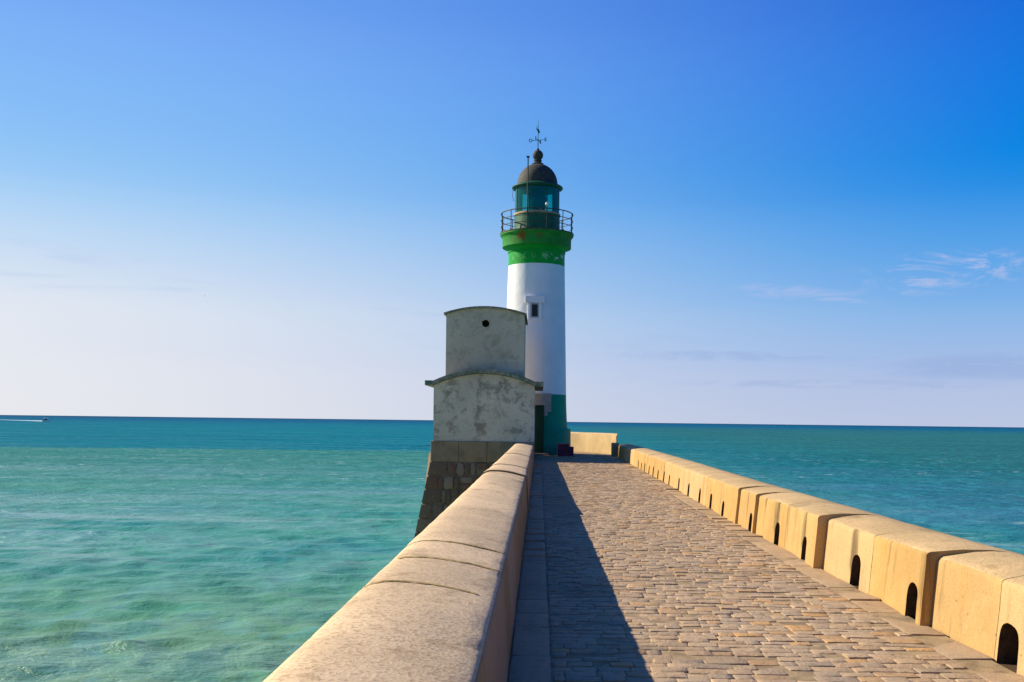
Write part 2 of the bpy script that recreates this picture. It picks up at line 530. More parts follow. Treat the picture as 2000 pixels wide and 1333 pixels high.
off = t.mix(t.step(dist, 2500.0, 9000.0), off, (0.002, 0.040, 0.115))
frn = t.math('ADD', sy, t.math('MULTIPLY', t.math('SUBTRACT', big, 0.5), 45.0))
frn = t.math('SUBTRACT', frn, t.math('MULTIPLY', sx, 0.10))
front = t.step(frn, 208.0, 232.0)
front = t.math('MAXIMUM', front, t.step(sx, 8.0, 40.0))
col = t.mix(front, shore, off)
wave_shade = t.noise(t.scalev(P, (0.42, 0.20, 0.0)), 1.0, 5, 0.68, 0.5)  # light and dark of the wave faces, painted into the water colour
col = t.mix(t.math('MULTIPLY', t.step(wave_shade, 0.50, 0.64), 0.65), col, t.mix(front, (0.10, 0.30, 0.26), (0.02, 0.24, 0.30)))
col = t.mix(t.math('MULTIPLY', t.step(wave_shade, 0.48, 0.36), 0.6), col, t.mix(front, (0.02, 0.15, 0.10), (0.0, 0.10, 0.15)))
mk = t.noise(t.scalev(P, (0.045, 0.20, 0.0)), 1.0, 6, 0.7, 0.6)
sky_sheen = t.math('MULTIPLY', t.step(mk, 0.50, 0.68), t.math('MULTIPLY', t.step(sy, 38.0, 50.0), t.step(sy, 105.0, 70.0)))  # pale sky reflection on the nearer water, painted as colour streaks
col = t.mix(t.math('MULTIPLY', sky_sheen, 0.55), col, (0.30, 0.42, 0.42))
# broken foam along the front and scattered whitecaps
fo = t.noise(t.scalev(P, (0.35, 0.9, 0.0)), 1.0, 6, 0.7)
fo2 = t.noise(t.scalev(P, (0.02, 0.06, 0.0)), 1.0, 3)
fband = t.math('MULTIPLY', t.step(dist, 90.0, 130.0), t.step(dist, 270.0, 210.0))
foam = t.math('MULTIPLY', t.step(fo, 0.605, 0.65), t.math('MULTIPLY', fband, t.step(fo2, 0.48, 0.58)))
rs = t.math('MULTIPLY', t.math('MULTIPLY', t.step(sx, 20.0, 30.0), t.step(dist, 130.0, 40.0)), t.step(t.noise(t.scalev(P, (0.10, 0.5, 0.0)), 1.0, 5, 0.7), 0.60, 0.68))
foam = t.math('MAXIMUM', foam, t.math('MULTIPLY', rs, 0.5))
col = t.mix(foam, col, (0.78, 0.84, 0.83))
# ripples on top of the modelled swell
n1 = t.noise(t.scalev(P, (1.5, 2.6, 1.0)), 1.0, 5, 0.66, 0.3)
n2 = t.noise(t.scalev(P, (0.16, 0.36, 1.0)), 1.0, 4, 0.6, 0.3)
n3 = t.noise(t.scalev(P, (0.02, 0.05, 1.0)), 1.0, 4, 0.6)
slick = t.noise(t.scalev(P, (0.022, 0.075, 0.0)), 1.0, 4, 0.6, 0.6)
k1 = t.math('MULTIPLY_ADD', t.step(slick, 0.40, 0.62), 0.07, 0.075)
nb = t.bump(n3, 0.6, t.math('MULTIPLY', t.step(dist, 250.0, 1500.0), 9.0))
nb = t.bump(n2, 0.7, t.math('MULTIPLY', t.step(dist, 50.0, 220.0), 1.0), nb)
n4 = t.noise(t.scalev(P, (0.8, 1.2, 1.0)), 1.0, 4, 0.6, 0.4)
nb = t.bump(n4, 1.0, t.math('MULTIPLY_ADD', t.step(dist, 30.0, 120.0), 0.34, 0.11), nb)
nb = t.bump(n1, 1.0, k1, nb)
fres = t.n('ShaderNodeFresnel', {'IOR': 1.33, 'Normal': nb}).outputs[0]
cap = t.math('MULTIPLY_ADD', t.step(dist, 190.0, 40.0), 0.36, 0.06)
fac = t.math('MULTIPLY', t.math('MINIMUM', t.math('MULTIPLY', fres, 0.58), cap), t.math('MULTIPLY_ADD', t.step(slick, 0.42, 0.66), 0.8, 0.6))
dfs = t.n('ShaderNodeBsdfDiffuse', {'Color': col, 'Normal': nb})
gls = t.n('ShaderNodeBsdfGlossy', {'Color': (1, 1, 1), 'Roughness': 0.30, 'Normal': nb})
mx_ = t.n('ShaderNodeMixShader', {0: t.math('MULTIPLY', fac, t.math('SUBTRACT', 1.0, foam)), 1: dfs.outputs[0], 2: gls.outputs[0]})
o = t.n('ShaderNodeOutputMaterial')
t.t.links.new(mx_.outputs[0], o.inputs[0])
M_sea = m_

angs = np.concatenate([np.arange(-38, 38, 0.16), np.arange(38, 322, 3.0)])
rads = [9.0]
while rads[-1] < 420: rads.append(rads[-1] * 1.0075)
while rads[-1] < 60000: rads.append(rads[-1] * 1.07)
rads = np.array(rads)
A, RR = np.meshgrid(np.radians(angs), rads)
X = RR * np.sin(A); Y = RR * np.cos(A)
Z = np.zeros_like(X); DX = np.zeros_like(X); DY = np.zeros_like(X)
grid = np.maximum(RR * 0.0075, 0.05)
for i in range(130):
    lam = 0.6 * (3.2 / 0.6) ** (rng.random() ** 0.9)
    th = rng.normal(0.1, 0.8) + (math.pi if rng.random() < 0.12 else 0)
    kx, ky = math.sin(th) * 2 * math.pi / lam, math.cos(th) * 2 * math.pi / lam
    amp = 0.0043 * lam ** 0.85 * (0.5 + rng.random())
    fade = np.clip(lam / (grid * 3.0) - 1.0, 0, 1)
    ph = kx * X + ky * Y + rng.random() * 6.283
    Z += fade * amp * np.cos(ph)
    DX -= fade * amp * 0.8 * math.sin(th) * np.sin(ph); DY -= fade * amp * 0.8 * math.cos(th) * np.sin(ph)
# wave groups: some patches rougher than others
grp = 0.92 + 0.12 * np.sin(X * 0.06 + 1.3 * np.sin(Y * 0.045)) * np.cos(Y * 0.085 + 0.7 * np.sin(X * 0.03))
Z *= grp * np.clip((450 - RR) / 150, 0, 1)
m = np.clip((450 - RR) / 150, 0, 1)
verts = np.stack([X + DX * m, Y + DY * m, Z], -1).reshape(-1, 3)
na, nr = len(angs), len(rads)
ii, jj = np.meshgrid(np.arange(nr - 1), np.arange(na), indexing='ij')
j2 = (jj + 1) % na
quads = np.stack([ii * na + jj, (ii + 1) * na + jj, (ii + 1) * na + j2, ii * na + j2], -1).reshape(-1, 4)
quads = quads[:, ::-1]
me = bpy.data.meshes.new("sea")
me.vertices.add(len(verts)); me.vertices.foreach_set('co', verts.astype(np.float32).ravel())
me.loops.add(quads.size); me.loops.foreach_set('vertex_index', quads.astype(np.int32).ravel())
me.polygons.add(len(quads)); me.polygons.foreach_set('loop_start', np.arange(0, quads.size, 4, dtype=np.int32))
me.polygons.foreach_set('use_smooth', np.ones(len(quads), bool))
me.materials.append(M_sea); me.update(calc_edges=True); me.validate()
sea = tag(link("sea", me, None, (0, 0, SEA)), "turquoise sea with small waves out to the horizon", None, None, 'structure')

# ------------------------------------------------------------------ jetty: walkway, setts, kerbs
XR_T = [(0, 3.15), (6.7, 3.15), (11, 3.16), (17, 3.20), (22.6, 3.29), (26.7, 3.39), (40.5, 3.55), (48, 3.62), (70, 3.9)]


def xr(y):
    for (a, b), (c, d) in zip(XR_T, XR_T[1:]):
        if y <= c:
            return b + (d - b) * (y - a) / (c - a)
    return XR_T[-1][1]


XL = -0.177
walk = MB()
ys = [-6 + i * 2.0 for i in range(33)]
vs = []
for y in ys:
    vs += [(-1.0, y, 0.0005), (xr(max(y, 0)) - 0.03, y, 0.0005)]
walk.add(vs, [(2 * i, 2 * i + 1, 2 * i + 3, 2 * i + 2) for i in range(len(ys) - 1)])
walkway = tag(walk.build("walkway", M_bed), "jetty walkway paved with sandstone setts between two parapets", None, None, 'structure')

jet = MB()
jv = [];
for y in ys:
    x1 = xr(max(y, 0)) + 0.86
    jv += [(-1.085, y, -0.06), (x1, y, -0.06), (x1 + 0.9, y, -8.0), (-2.1, y, -8.0)]
jf = []
for i in range(len(ys) - 1):
    for k in range(4):
        jf.append((4 * i + k, 4 * i + (k + 1) % 4, 4 * i + 4 + (k + 1) % 4, 4 * i + 4 + k))
e = 4 * (len(ys) - 1)
jf += [(3, 2, 1, 0), (e, e + 1, e + 2, e + 3)]
jet.add(jv, jf)
jetty = tag(jet.build("jetty_ground", M_core), "masonry body of the jetty standing in the sea", None, None, 'structure')
head = MB()
head.lathe([(7.0, -8.0), (6.2, -0.05)], 48, (0.6, 52.5))
tag(head.build("jetty_head_ground", M_core), "round masonry head of the jetty under the lighthouse", None, None, 'structure')
deck = MB(); deck.lathe([(6.0, -0.04), (6.0, -0.003)], 48, (0.6, 52.5))
tag(deck.build("jetty_head_pavement", M_bed), "paved deck round the foot of the lighthouse", None, None, 'structure')


def stone_mesh(w, d, h, tone, seed, sub=2, rough=0.006, bev=0.010):
    """one worn sett: rounded top edges, slightly uneven top, open at the bottom; origin at its centre at ground level"""
    r_ = random.Random(seed)
    xs = [-w / 2, -w / 2 + bev] + [(-w / 2 + bev) + (w - 2 * bev) * (i + 1) / (sub + 1) for i in range(sub)] + [w / 2 - bev, w / 2]
    ds = [-d / 2, -d / 2 + bev, d / 2 - bev, d / 2]
    cx = [r_.uniform(-1, 1) * 0.009 for _ in range(4)]
    tlt = (r_.uniform(-.025, .025), r_.uniform(-.05, .02))
    vs = []; nx, ny = len(xs), len(ds)
    for j, y in enumerate(ds):
        for i, x in enumerate(xs):
            ed = (i in (0, nx - 1)) + (j in (0, ny - 1))
            z = h - (0.0 if ed == 0 else 0.0025 if ed == 1 else 0.006) + r_.uniform(-1, 1) * rough * 0.22 + tlt[0] * x + tlt[1] * y
            q = (cx[0] if j < 2 else cx[1]) if i > 0 else 0
            xx = x + r_.uniform(-1, 1) * rough + (0 if ed < 2 else -0.008 * (1 if x > 0 else -1))
            yy = y + r_.uniform(-1, 1) * rough + (cx[2] * (x / w) * 1.2)
            vs.append((xx, yy, z))
    fs = [(j * nx + i, j * nx + i + 1, (j + 1) * nx + i + 1, (j + 1) * nx + i) for j in range(ny - 1) for i in range(nx - 1)]
    ring = [i for i in range(nx)] + [j * nx + nx - 1 for j in range(1, ny)] + [(ny - 1) * nx + i for i in range(nx - 2, -1, -1)] + [j * nx for j in range(ny - 2, 0, -1)]
    b = len(vs)
    vs += [(vs[k][0], vs[k][1], -0.03) for k in ring]
    n = len(ring)
    fs += [(ring[(k + 1) % n], ring[k], b + k, b + (k + 1) % n) for k in range(n)]
    return vs, fs


def add_tone(me, vals):
    at = me.attributes.new('tone', 'FLOAT', 'FACE')
    at.data.foreach_set('value', vals)


def sett_obj(name, vs, fs, tone, m, parent, loc, rz):
    me = new_mesh(name, vs, fs, m, 0.9)
    add_tone(me, [tone] * len(me.polygons))
    return link(name, me, parent, loc, rz)


KL, KR = 0.27, 0.30              # kerb strip widths
# sett layout, row by row across the walkway
setts = []
y = 1.0
while y < 52.0:
    d = random.uniform(0.105, 0.15)
    x = XL + KL + 0.012
    xe = xr(y) - KR - 0.012
    x -= random.uniform(0, 0.12)
    first = True
    while x < xe - 0.02:
        wd = random.choice([random.uniform(0.11, 0.17), random.uniform(0.15, 0.23), random.uniform(0.18, 0.29)])
        x2 = x + wd
        a = max(x, XL + KL + 0.012); b2 = min(x2, xe)
        if xe - x2 < 0.09:
            b2 = xe; x2 = xe + 1
        if b2 - a > 0.05:
            yo = 0.035 * math.sin(1.1 * a + y * 0.23) + random.uniform(-.005, .005)
            setts.append(((a + b2) / 2, y + d / 2 + yo, b2 - a - random.uniform(0.003, 0.010), d - random.uniform(0.002, 0.012)))
        x = x2
    y += d
vis = [s for s in setts if s[1] > 6.15 and s[0] < 0.50 * s[1]]
vis.sort(key=lambda s: s[1])
near = vis[:296]
nearset = set(near)
VARI = []
for k in range(40):
    wv = 0.11 + 0.19 * k / 39
    for q in range(2):
        vs, fs = stone_mesh(wv, 0.12, 0.006, 0, 100 + k * 2 + q)
        me = new_mesh("cobblestone", vs, fs, M_cobble, 0.9)
        add_tone(me, [0.0] * len(me.polygons))
        VARI.append((wv, me))
for i, (x, yy, wd, dd) in enumerate(near):
    k = min(39, max(0, round((wd - 0.11) / 0.19 * 39)))
    wv, me = VARI[k * 2 + i % 2]
    o = link("cobblestone", me, walkway, (x, yy, random.choice([random.uniform(-0.003, 0.003), random.uniform(-0.003, 0.003), random.uniform(-0.009, 0.003), random.uniform(0.001, 0.007)])), random.uniform(-.03, .03))
    o.scale = (wd / wv, dd / 0.12, 1)
V = []; F = []; T = []
for i, (x, yy, wd, dd) in enumerate(setts):
    if (x, yy, wd, dd) in nearset:
        continue
    vs, fs = stone_mesh(wd, dd, 0.006, 0, i, sub=1 if yy > 16 else 2)
    b = len(V); zo = random.choice([random.uniform(-0.003, 0.003), random.uniform(-0.003, 0.003), random.uniform(-0.009, 0.003), random.uniform(0.001, 0.007)]); rz = random.uniform(-.03, .03); cs, sn = math.cos(rz), math.sin(rz)
    V += [(x + v[0] * cs - v[1] * sn, yy + v[0] * sn + v[1] * cs, v[2] + zo) for v in vs]
    F += [tuple(k + b for k in f) for f in fs]
    T += [random.random()] * len(fs)
me = new_mesh("cobblestones", V, F, M_cobble, 0.9)
add_tone(me, T)
tag(link("cobblestones", me, walkway), None, None, None, 'stuff')


def kerb(x_of, wid, y0, y1, h, lens):
    y = y0; i = 0
    while y < y1:
        L = random.uniform(*lens)
        vs, fs = stone_mesh(wid - 0.01, L - 0.014, h, 0, random.randrange(10 ** 6), sub=2, rough=0.004, bev=0.016)
        sett_obj("kerb_slab", vs, fs, random.random(), M_kerb, walkway, (x_of(y + L / 2) + wid / 2, y + L / 2, random.uniform(-.004, .004)), random.uniform(-.006, .006) )
        y += L


kerb(lambda y: XL + 0.004, KL, 2.0, 48.0, 0.014, (0.55, 0.95))
kerb(lambda y: xr(y) - KR - 0.012, KR, 2.0, 47.5, 0.005, (0.5, 1.0))

# ------------------------------------------------------------------ parapets
PROF_L = [(-0.150, -0.20), (-0.177, 0.0), (-0.190, 0.2), (-0.204, 0.40), (-0.214, 0.575), (-0.219, 0.602), (-0.231, 0.620), (-0.256, 0.633), (-0.33, 0.652), (-0.45, 0.680),
          (-0.56, 0.700), (-0.67, 0.713), (-0.77, 0.718), (-0.85, 0.714), (-0.91, 0.700), (-0.96, 0.672), (-0.995, 0.625), (-1.02, 0.53), (-1.045, 0.35), (-1.09, 0.0), (-1.13, -0.6)]
PROF_R = [(-0.03, -0.20), (0.0, 0.0), (0.016, 0.18), (0.034, 0.36), (0.046, 0.500), (0.051, 0.533), (0.064, 0.552), (0.090, 0.563), (0.20, 0.582), (0.34, 0.602), (0.48, 0.610),
          (0.62, 0.603), (0.74, 0.578), (0.82, 0.545), (0.87, 0.48), (0.89, 0.36), (0.91, 0.0), (0.94, -0.6)]


def section(prof, y0, y1, xoff, side, amp, protr0, lift0, seed):
    """a length of parapet; protr0 / lift0: how far its near end stands proud (it falls away towards its far end)"""
    n = max(3, int((y1 - y0) / min(0.5, max(0.05, y0 * 0.012))))
    vs = []; fs = []
    m_ = len(prof)
    for i in range(n + 1):
        f = i / n
        yy = y0 + (y1 - y0) * f
        for k, (px, pz) in enumerate(prof):
            q = Vector((px * 2.0, yy * 1.1 + (0 if side < 0 else (seed // 4) * 3.7), pz * 2.0))
            a = noise.noise(q * 1.2) * amp + noise.noise(q * 5.0) * amp * 0.45
            edge = max(0, 1 - abs(k - 5.5) / 1.6)
            chip = -max(0, noise.noise(Vector((yy * 5.0, seed, 0.3))) - 0.22) * 0.035 * edge
            inner = 1.0 if k < m_ * 0.55 else 0.0
            top = 1.0 if 4 < k < m_ - 3 else 0.0
            fall = (1 - f) ** 1.5
            x = px - (protr0 * fall * inner) * (1 if side > 0 else -1)
            z = pz + lift0 * fall * top * (1.0 if side < 0 else max(0.0, 1 - px / 0.62)) + (a + chip) * top
            x += a * 0.7 * (1 - top) + (-chip * 0.3 if side > 0 else chip * 0.3)
            if i in (0, n) and k > 0:          # eased arris at the joint
                z -= 0.0025 * top
                x += (0.002 if side > 0 else -0.002) * inner * (1 - top)
            vs.append((xoff(yy) + x, yy, z))
    for i in range(n):
        for k in range(m_ - 1):
            q = (i * m_ + k, i * m_ + k + 1, (i + 1) * m_ + k + 1, (i + 1) * m_ + k)
            fs.append(q if side > 0 else q[::-1])
        q = (i * m_ + m_ - 1, i * m_, (i + 1) * m_, (i + 1) * m_ + m_ - 1)
        fs.append(q if side > 0 else q[::-1])
    c0 = tuple(range(m_)); c1 = tuple(n * m_ + k for k in range(m_))
    fs.append(c0[::-1] if side > 0 else c0); fs.append(c1 if side > 0 else c1[::-1])
    return vs, fs


left = thing("parapet_wall", "low rounded stone parapet on the left of the walkway, on the seaward side below the hut", "parapet wall", (0, 0, 0))
ED_L = [0.3, 2.0, 3.2, 4.35, 5.6, 6.6, 7.5, 9.2, 11.7, 14.5, 17.9, 21, 24, 28, 32, 37, 41.93]
for i, (a, b) in enumerate(zip(ED_L, ED_L[1:])):
    lift = {10: 0.03, 9: 0.0, 11: 0.012, 13: 0.012, 6: 0.004}.get(i, 0.0)
    vs, fs = section(PROF_L, a + 0.0005, b - 0.0005, lambda y: 0.0, -1, 0.007, 0.02 if i == 10 else 0.0, lift, i)
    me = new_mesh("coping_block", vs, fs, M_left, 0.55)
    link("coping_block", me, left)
for yj, k0, k1 in ((6.6, 6, 15), (5.6, 8, 16), (7.5, 7, 14)):
    mb = MB()
    pts = []; rr = []
    for k in range(k0, k1 - 1):
        for s in range(6):
            f = s / 6
            px = PROF_L[k][0] * (1 - f) + PROF_L[k + 1][0] * f; pz = PROF_L[k][1] * (1 - f) + PROF_L[k + 1][1] * f
            pts.append((px, yj + 0.012 * noise.noise(Vector((px * 9, yj, 0))), pz + 0.003))
            rr.append(0.005 + 0.013 * abs(noise.noise(Vector((px * 14, yj * 3, 1)))))
    vs = []
    for (px, py, pz), r_ in zip(pts, rr):      # a thin irregular smear of mortar over the joint
        vs += [(px, py - r_ * 2.2, pz - 0.0015), (px, py - r_ * 0.5, pz + 0.003), (px, py + r_ * 0.7, pz + 0.003), (px, py + r_ * 2.2, pz - 0.0015)]
    mb.add(vs, [(4 * q + k, 4 * q + k + 1, 4 * q + 5 + k, 4 * q + 4 + k) for q in range(len(pts) - 1) for k in range(3)])
    mb.build("mortar_seam", M_mortar, left, 1.0)

right = thing("parapet_wall", "low ochre parapet on the right of the walkway pierced by a row of arched drain holes", "parapet wall", (0, 0, 0))
ED_R = [0.6, 2.2, 3.8, 5.5, 7.05, 8.2, 9.75, 11.35, 13.2, 15.0, 16.4, 19.9, 23.5, 28, 33, 38, 43, 47.9]
PR = {5: (0.090, 0.040), 7: (0.110, 0.042), 9: (0.05, 0.02), 10: (0.045, 0.02)}
# PR is keyed by the section that starts at that joint; its near end stands proud of the section before it
HOLES = [3.9, 5.3, 6.86, 8.47, 10.2, 12.0, 13.65, 15.25, 17.75, 19.25, 20.75, 22.5, 24.4, 26.6, 27.9, 29.4, 30.8, 32.1, 33.6, 34.8, 36.0]


def arch_cutter(x, yc, wd, ht):
    prof = [(-wd / 2, -0.02), (wd / 2, -0.02), (wd / 2 * 0.98, ht - wd * 0.42)]
    for k in range(1, 14):
        a = math.pi * k / 14
        prof.append((math.copysign(abs(math.cos(a)) ** 0.85, math.cos(a)) * wd / 2 * 0.98, ht - wd * 0.42 + wd * 0.42 * math.sin(a) ** 0.8))
    prof.append((-wd / 2 * 0.98, ht - wd * 0.42))
    prof = [(py + noise.noise(Vector((py * 9, pz * 9, yc))) * 0.022 * (pz > 0.01), pz + noise.noise(Vector((py * 14, pz * 14, yc + 5))) * 0.008 * (pz > 0.1)) for (py, pz) in prof]
    n = len(prof)
    vs = [(x - 0.4, yc + py, pz) for py, pz in prof] + [(x + 0.62, yc + py, pz) for py, pz in prof]
    fs = [tuple(range(n)), tuple(reversed(range(n, 2 * n)))] + [(k, n + k, n + (k + 1) % n, (k + 1) % n) for k in range(n)]
    return vs, fs


tmp = []
secs = []
for i, (a, b) in enumerate(zip(ED_R, ED_R[1:])):
    pr, lf = PR.get(i, (0.003, 0.003))
    vs, fs = section(PROF_R, a + 0.001, b - 0.001, xr, 1, 0.006, pr, lf, 50 + i)
    if i == 3:      # broken arris near the frame edge
        for k, v in enumerate(vs):
            dy_ = abs(v[1] - 6.40); dz_ = abs(v[2] - 0.55); dx_ = abs(v[0] - (xr(6.4) + 0.07))
            e_ = max(0, 1 - dy_ / 0.17 - dz_ / 0.20 - dx_ / 0.25)
            if e_ > 0:
                vs[k] = (v[0] + 0.11 * min(1, e_ * 2), v[1], v[2] - 0.06 * min(1, e_ * 2))
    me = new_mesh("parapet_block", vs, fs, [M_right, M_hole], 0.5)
    o = link("parapet_block", me, right)
    cut = MB()
    for h in HOLES:
        if a - 0.2 < h < b + 0.2:
            cv, cf = arch_cutter(xr(h), h, 0.30 if h < 12 else 0.27, (0.295 if h < 12 else 0.275) + 0.02 * math.sin(h * 7))
            cut.add(cv, cf)
    if cut.v:
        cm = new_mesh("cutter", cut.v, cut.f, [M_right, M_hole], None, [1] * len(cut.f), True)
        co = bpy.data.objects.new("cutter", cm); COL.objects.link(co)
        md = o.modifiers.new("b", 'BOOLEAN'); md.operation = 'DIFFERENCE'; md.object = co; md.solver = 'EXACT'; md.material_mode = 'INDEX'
        tmp.append((o, co))
bpy.context.view_layer.update()
dg = bpy.context.evaluated_depsgraph_get()
newm = [(o, bpy.data.meshes.new_from_object(o.evaluated_get(dg))) for o, co in tmp]
for (o, nm), (_, co) in zip(newm, tmp):
    o.modifiers.clear()
    old = o.data; o.data = nm; nm.name = "parapet_block"
    nm.polygons.foreach_set('use_smooth', [True] * len(nm.polygons)); nm.set_sharp_from_angle(angle=0.5)
    bpy.data.objects.remove(co)
for o in right.children:
    vals = []
    for v in o.data.vertices:
        q = 0.0
        for h, k_ in ((5.3, .5), (6.86, .3), (8.47, .35), (10.2, 1.0), (12.0, .9), (13.65, 1.0), (17.75, .5), (20.75, .5), (24.4, .6), (27.9, .6), (30.8, .6)):
            dy_ = (v.co.y - h - 0.12) / 0.15
            if abs(dy_) < 2 and v.co.z > 0.05:
                q = max(q, k_ * math.exp(-dy_ * dy_) * (1.0 - 0.35 * abs(v.co.z - 0.32) / 0.3))
        vals.append(q)
    o.data.attributes.new('stain', 'FLOAT', 'POINT').data.foreach_set('value', vals)

# taller wall closing the jetty head beyond the lighthouse
endw = thing("parapet_wall", "taller pale yellow wall end beyond the lighthouse foot, right of the maroon box", "parapet wall", (0, 0, 0))
path = [Vector((3.80, 50.3)), Vector((3.62, 51.3)), Vector((3.15, 53.0)), Vector((2.4, 55.0)), Vector((1.2, 56.9)), Vector((-0.6, 58.0)), Vector((-3.0, 57.9))]
fine = []
for a, b in zip(path, path[1:]):
    for s in range(8):
        fine.append(a.lerp(b, s / 8))
fine.append(path[-1])
prof = [(0.0, -0.1), (0.0, 0.5), (0.0, 0.92), (0.02, 0.985), (0.07, 1.02), (0.25, 1.045), (0.43, 1.02), (0.49, 0.96), (0.52, 0.5), (0.55, -0.4)]
vs = []; fs = []
for i, p in enumerate(fine):
    d = (fine[min(i + 1, len(fine) - 1)] - fine[max(i - 1, 0)]).normalized()
    nrm = Vector((d.y, -d.x))
    if i == 0: nrm = Vector((0.085, 1.0)).normalized()
    for (u, z) in prof:
        a = noise.noise(Vector((p.x, p.y, z * 2))) * 0.02
        e_ = (0.10, 0.04, 0.015)[i] if (i < 3 and z > 0.9) else 0.0
        q = p + nrm * (u + a)
        q.x = min(q.x, q.y * 0.0762)      # oblique cut end
        vs.append((q.x, q.y, z - e_))
n = len(prof)
for i in range(len(fine) - 1):
    for k in range(n - 1):
        fs.append((i * n + k, i * n + k + 1, (i + 1) * n + k + 1, (i + 1) * n + k))
fs.append(tuple(reversed(range(n)))); fs.append(tuple((len(fine) - 1) * n + k for k in range(n)))
link("wall_body", new_mesh("wall_body", vs, fs, M_endwall, 0.5), endw)
# the low dark end pier where the right parapet meets it
pier = MB().box(3.42, 3.76, 47.93, 48.4, -0.05, 0.64)
bevel_obj(pier.build("end_pier", M_right, right), 0.04)

# ------------------------------------------------------------------ lighthouse
LX, LY = -0.22, 50.0
lh = thing("lighthouse", "white lighthouse with green bands, glazed lantern and dark dome at the jetty end", "lighthouse", (LX, LY, 0))


def rt(z):      # tower radius
    return 1.375 + (9.2 - z) / (9.2 - 2.95) * 0.145 if z > 2.95 else 1.52 + ((2.95 - z) / 2.95) ** 1.6 * 0.20


def lathe_part(name, prof, m, n=96, smooth=0.5, parent=lh):
    return MB().lathe(prof, n).build(name, m, parent, smooth)


lathe_part("plinth", [(1.78, -0.02), (1.775, 0.30), (1.765, 1.22), (1.74, 1.262), (1.60, 1.264)], M_green_low)
lathe_part("green_base", [(rt(1.2) + 0.0, 1.2)] + [(rt(z), z) for z in (1.5, 1.8, 2.1, 2.4, 2.7, 2.9)], M_green_low)
lathe_part("shaft", [(rt(2.9), 2.9)] + [(rt(z), z) for z in np.linspace(3.0, 9.2, 16)], M_white)
lathe_part("neck_band", [(1.377, 9.2), (1.372, 9.6), (1.372, 9.84), (1.405, 9.845), (1.405, 9.90), (1.40, 9.92), (1.42, 9.97), (1.49, 10.03), (1.60, 10.08)], M_green)
lathe_part("cornice", [(1.60, 10.08), (1.655, 10.085), (1.675, 10.10), (1.675, 10.20), (1.68, 10.52), (1.69, 10.56), (1.74, 10.62), (1.785, 10.68), (1.785, 10.74)], M_cornice)
lathe_part("gallery_floor", [(1.80, 10.742), (1.80, 10.79), (1.2, 10.80)], M_floor)
lathe_part("lantern_drum", [(1.14, 10.80), (1.125, 10.95), (1.11, 11.1), (1.105, 11.66)], M_drum)
lathe_part("lantern_ring", [(1.105, 11.66), (1.135, 11.67), (1.135, 11.76), (1.10, 11.77)], M_ring)
glass = MB().lathe([(1.085, 11.772), (1.085, 13.0)], 96, close=False).build("lantern_glass", M_glass, lh, 0.5)
for k in range(8):
    a = math.pi * 2 * (k + 0.5) / 8 + R(-90) + R(3)
    x, y = 1.085 * math.cos(a), 1.085 * math.sin(a)
    b = MB().box(-0.025, 0.025, -0.02, 0.02, 11.77, 13.0)
    b.build("glazing_bar", M_frame_g, glass, None, (x, y, 0), a + R(90))
lathe_part("lamp_lens", [(0.20, 11.2), (0.34, 11.9), (0.42, 12.1), (0.46, 12.4), (0.42, 12.7), (0.30, 12.9), (0.2, 12.95)], M_lens, 32)
lathe_part("eave", [(1.10, 12.94), (1.20, 12.98), (1.235, 13.01), (1.245, 13.05), (1.225, 13.085), (1.10, 13.16), (1.02, 13.19)], M_eave)
dome_p = [(1.00, 13.17)]
for k in range(1, 15):
    a = math.pi / 2 * k / 15
    dome_p.append((0.985 * math.cos(a) ** 0.92 + 0.0, 13.18 + 1.04 * math.sin(a)))
dome_p = [p for p in dome_p if p[0] > 0.24] + [(0.235, 14.21), (0.28, 14.22), (0.28, 14.25), (0.22, 14.27), (0.165, 14.31), (0.165, 14.36), (0.20, 14.37), (0.20, 14.41), (0.15, 14.43)]
dome = lathe_part("dome", dome_p, M_dome, 64, 0.7)
ball = [(0.26 * math.sin(math.pi * k / 16), 14.66 - 0.26 * math.cos(math.pi * k / 16)) for k in range(1, 16)]
MB().lathe(ball, 40).build("finial_ball", M_dome, dome, 1.0)
MB().lathe([(0.09, 14.88), (0.07, 14.95), (0.04, 15.0), (0.02, 15.02)], 20).build("finial_cap", M_dome, dome, 0.7)

# weather vane
vane = MB().tube([(0, 0, 14.98), (0, 0, 16.0), (0, 0, 16.42)], [0.022, 0.016, 0.004], 8).build("weather_vane", M_vane, lh, 1.0)
va = R(-17)
for k, (ch, d) in enumerate((("E", (1, 0)), ("N", (0, 1)), ("O", (-1, 0)), ("S", (0, -1)))):
    dx_, dy_ = d
    vx, vy = dx_ * math.cos(va) - dy_ * math.sin(va), dx_ * math.sin(va) + dy_ * math.cos(va)
    L = 0.28
    MB().tube([(0, 0, 15.40), (vx * L, vy * L, 15.40)], 0.014, 6).build("compass_arm", M_vane, vane)
    fc = bpy.data.curves.new("letter", 'FONT'); fc.body = ch; fc.size = 0.235; fc.extrude = 0.012; fc.offset = 0.004
    fc.align_x = 'CENTER'; fc.align_y = 'CENTER'
    fo_ = bpy.data.objects.new("letter_curve", fc); COL.objects.link(fo_)
    bpy.context.view_layer.update()
    lm = bpy.data.meshes.new_from_object(fo_.evaluated_get(bpy.context.evaluated_depsgraph_get()))
    bpy.data.objects.remove(fo_)
    lm.materials.clear(); lm.materials.append(M_vane)
    lo = link("compass_letter", lm, vane, (vx * (L + 0.10), vy * (L + 0.10), 15.40))
    lo.rotation_euler = (R(90), 0, va if ch in "EO" else va + R(90))
    if k == 0: pass
arr = MB()
ad = Vector((math.cos(R(75)), math.sin(R(75)), 0))
pp = [(-0.34, -0.02), (-0.34, 0.02), (0.10, 0.02), (0.10, 0.10), (0.34, 0.0), (0.10, -0.10), (0.10, -0.02)]
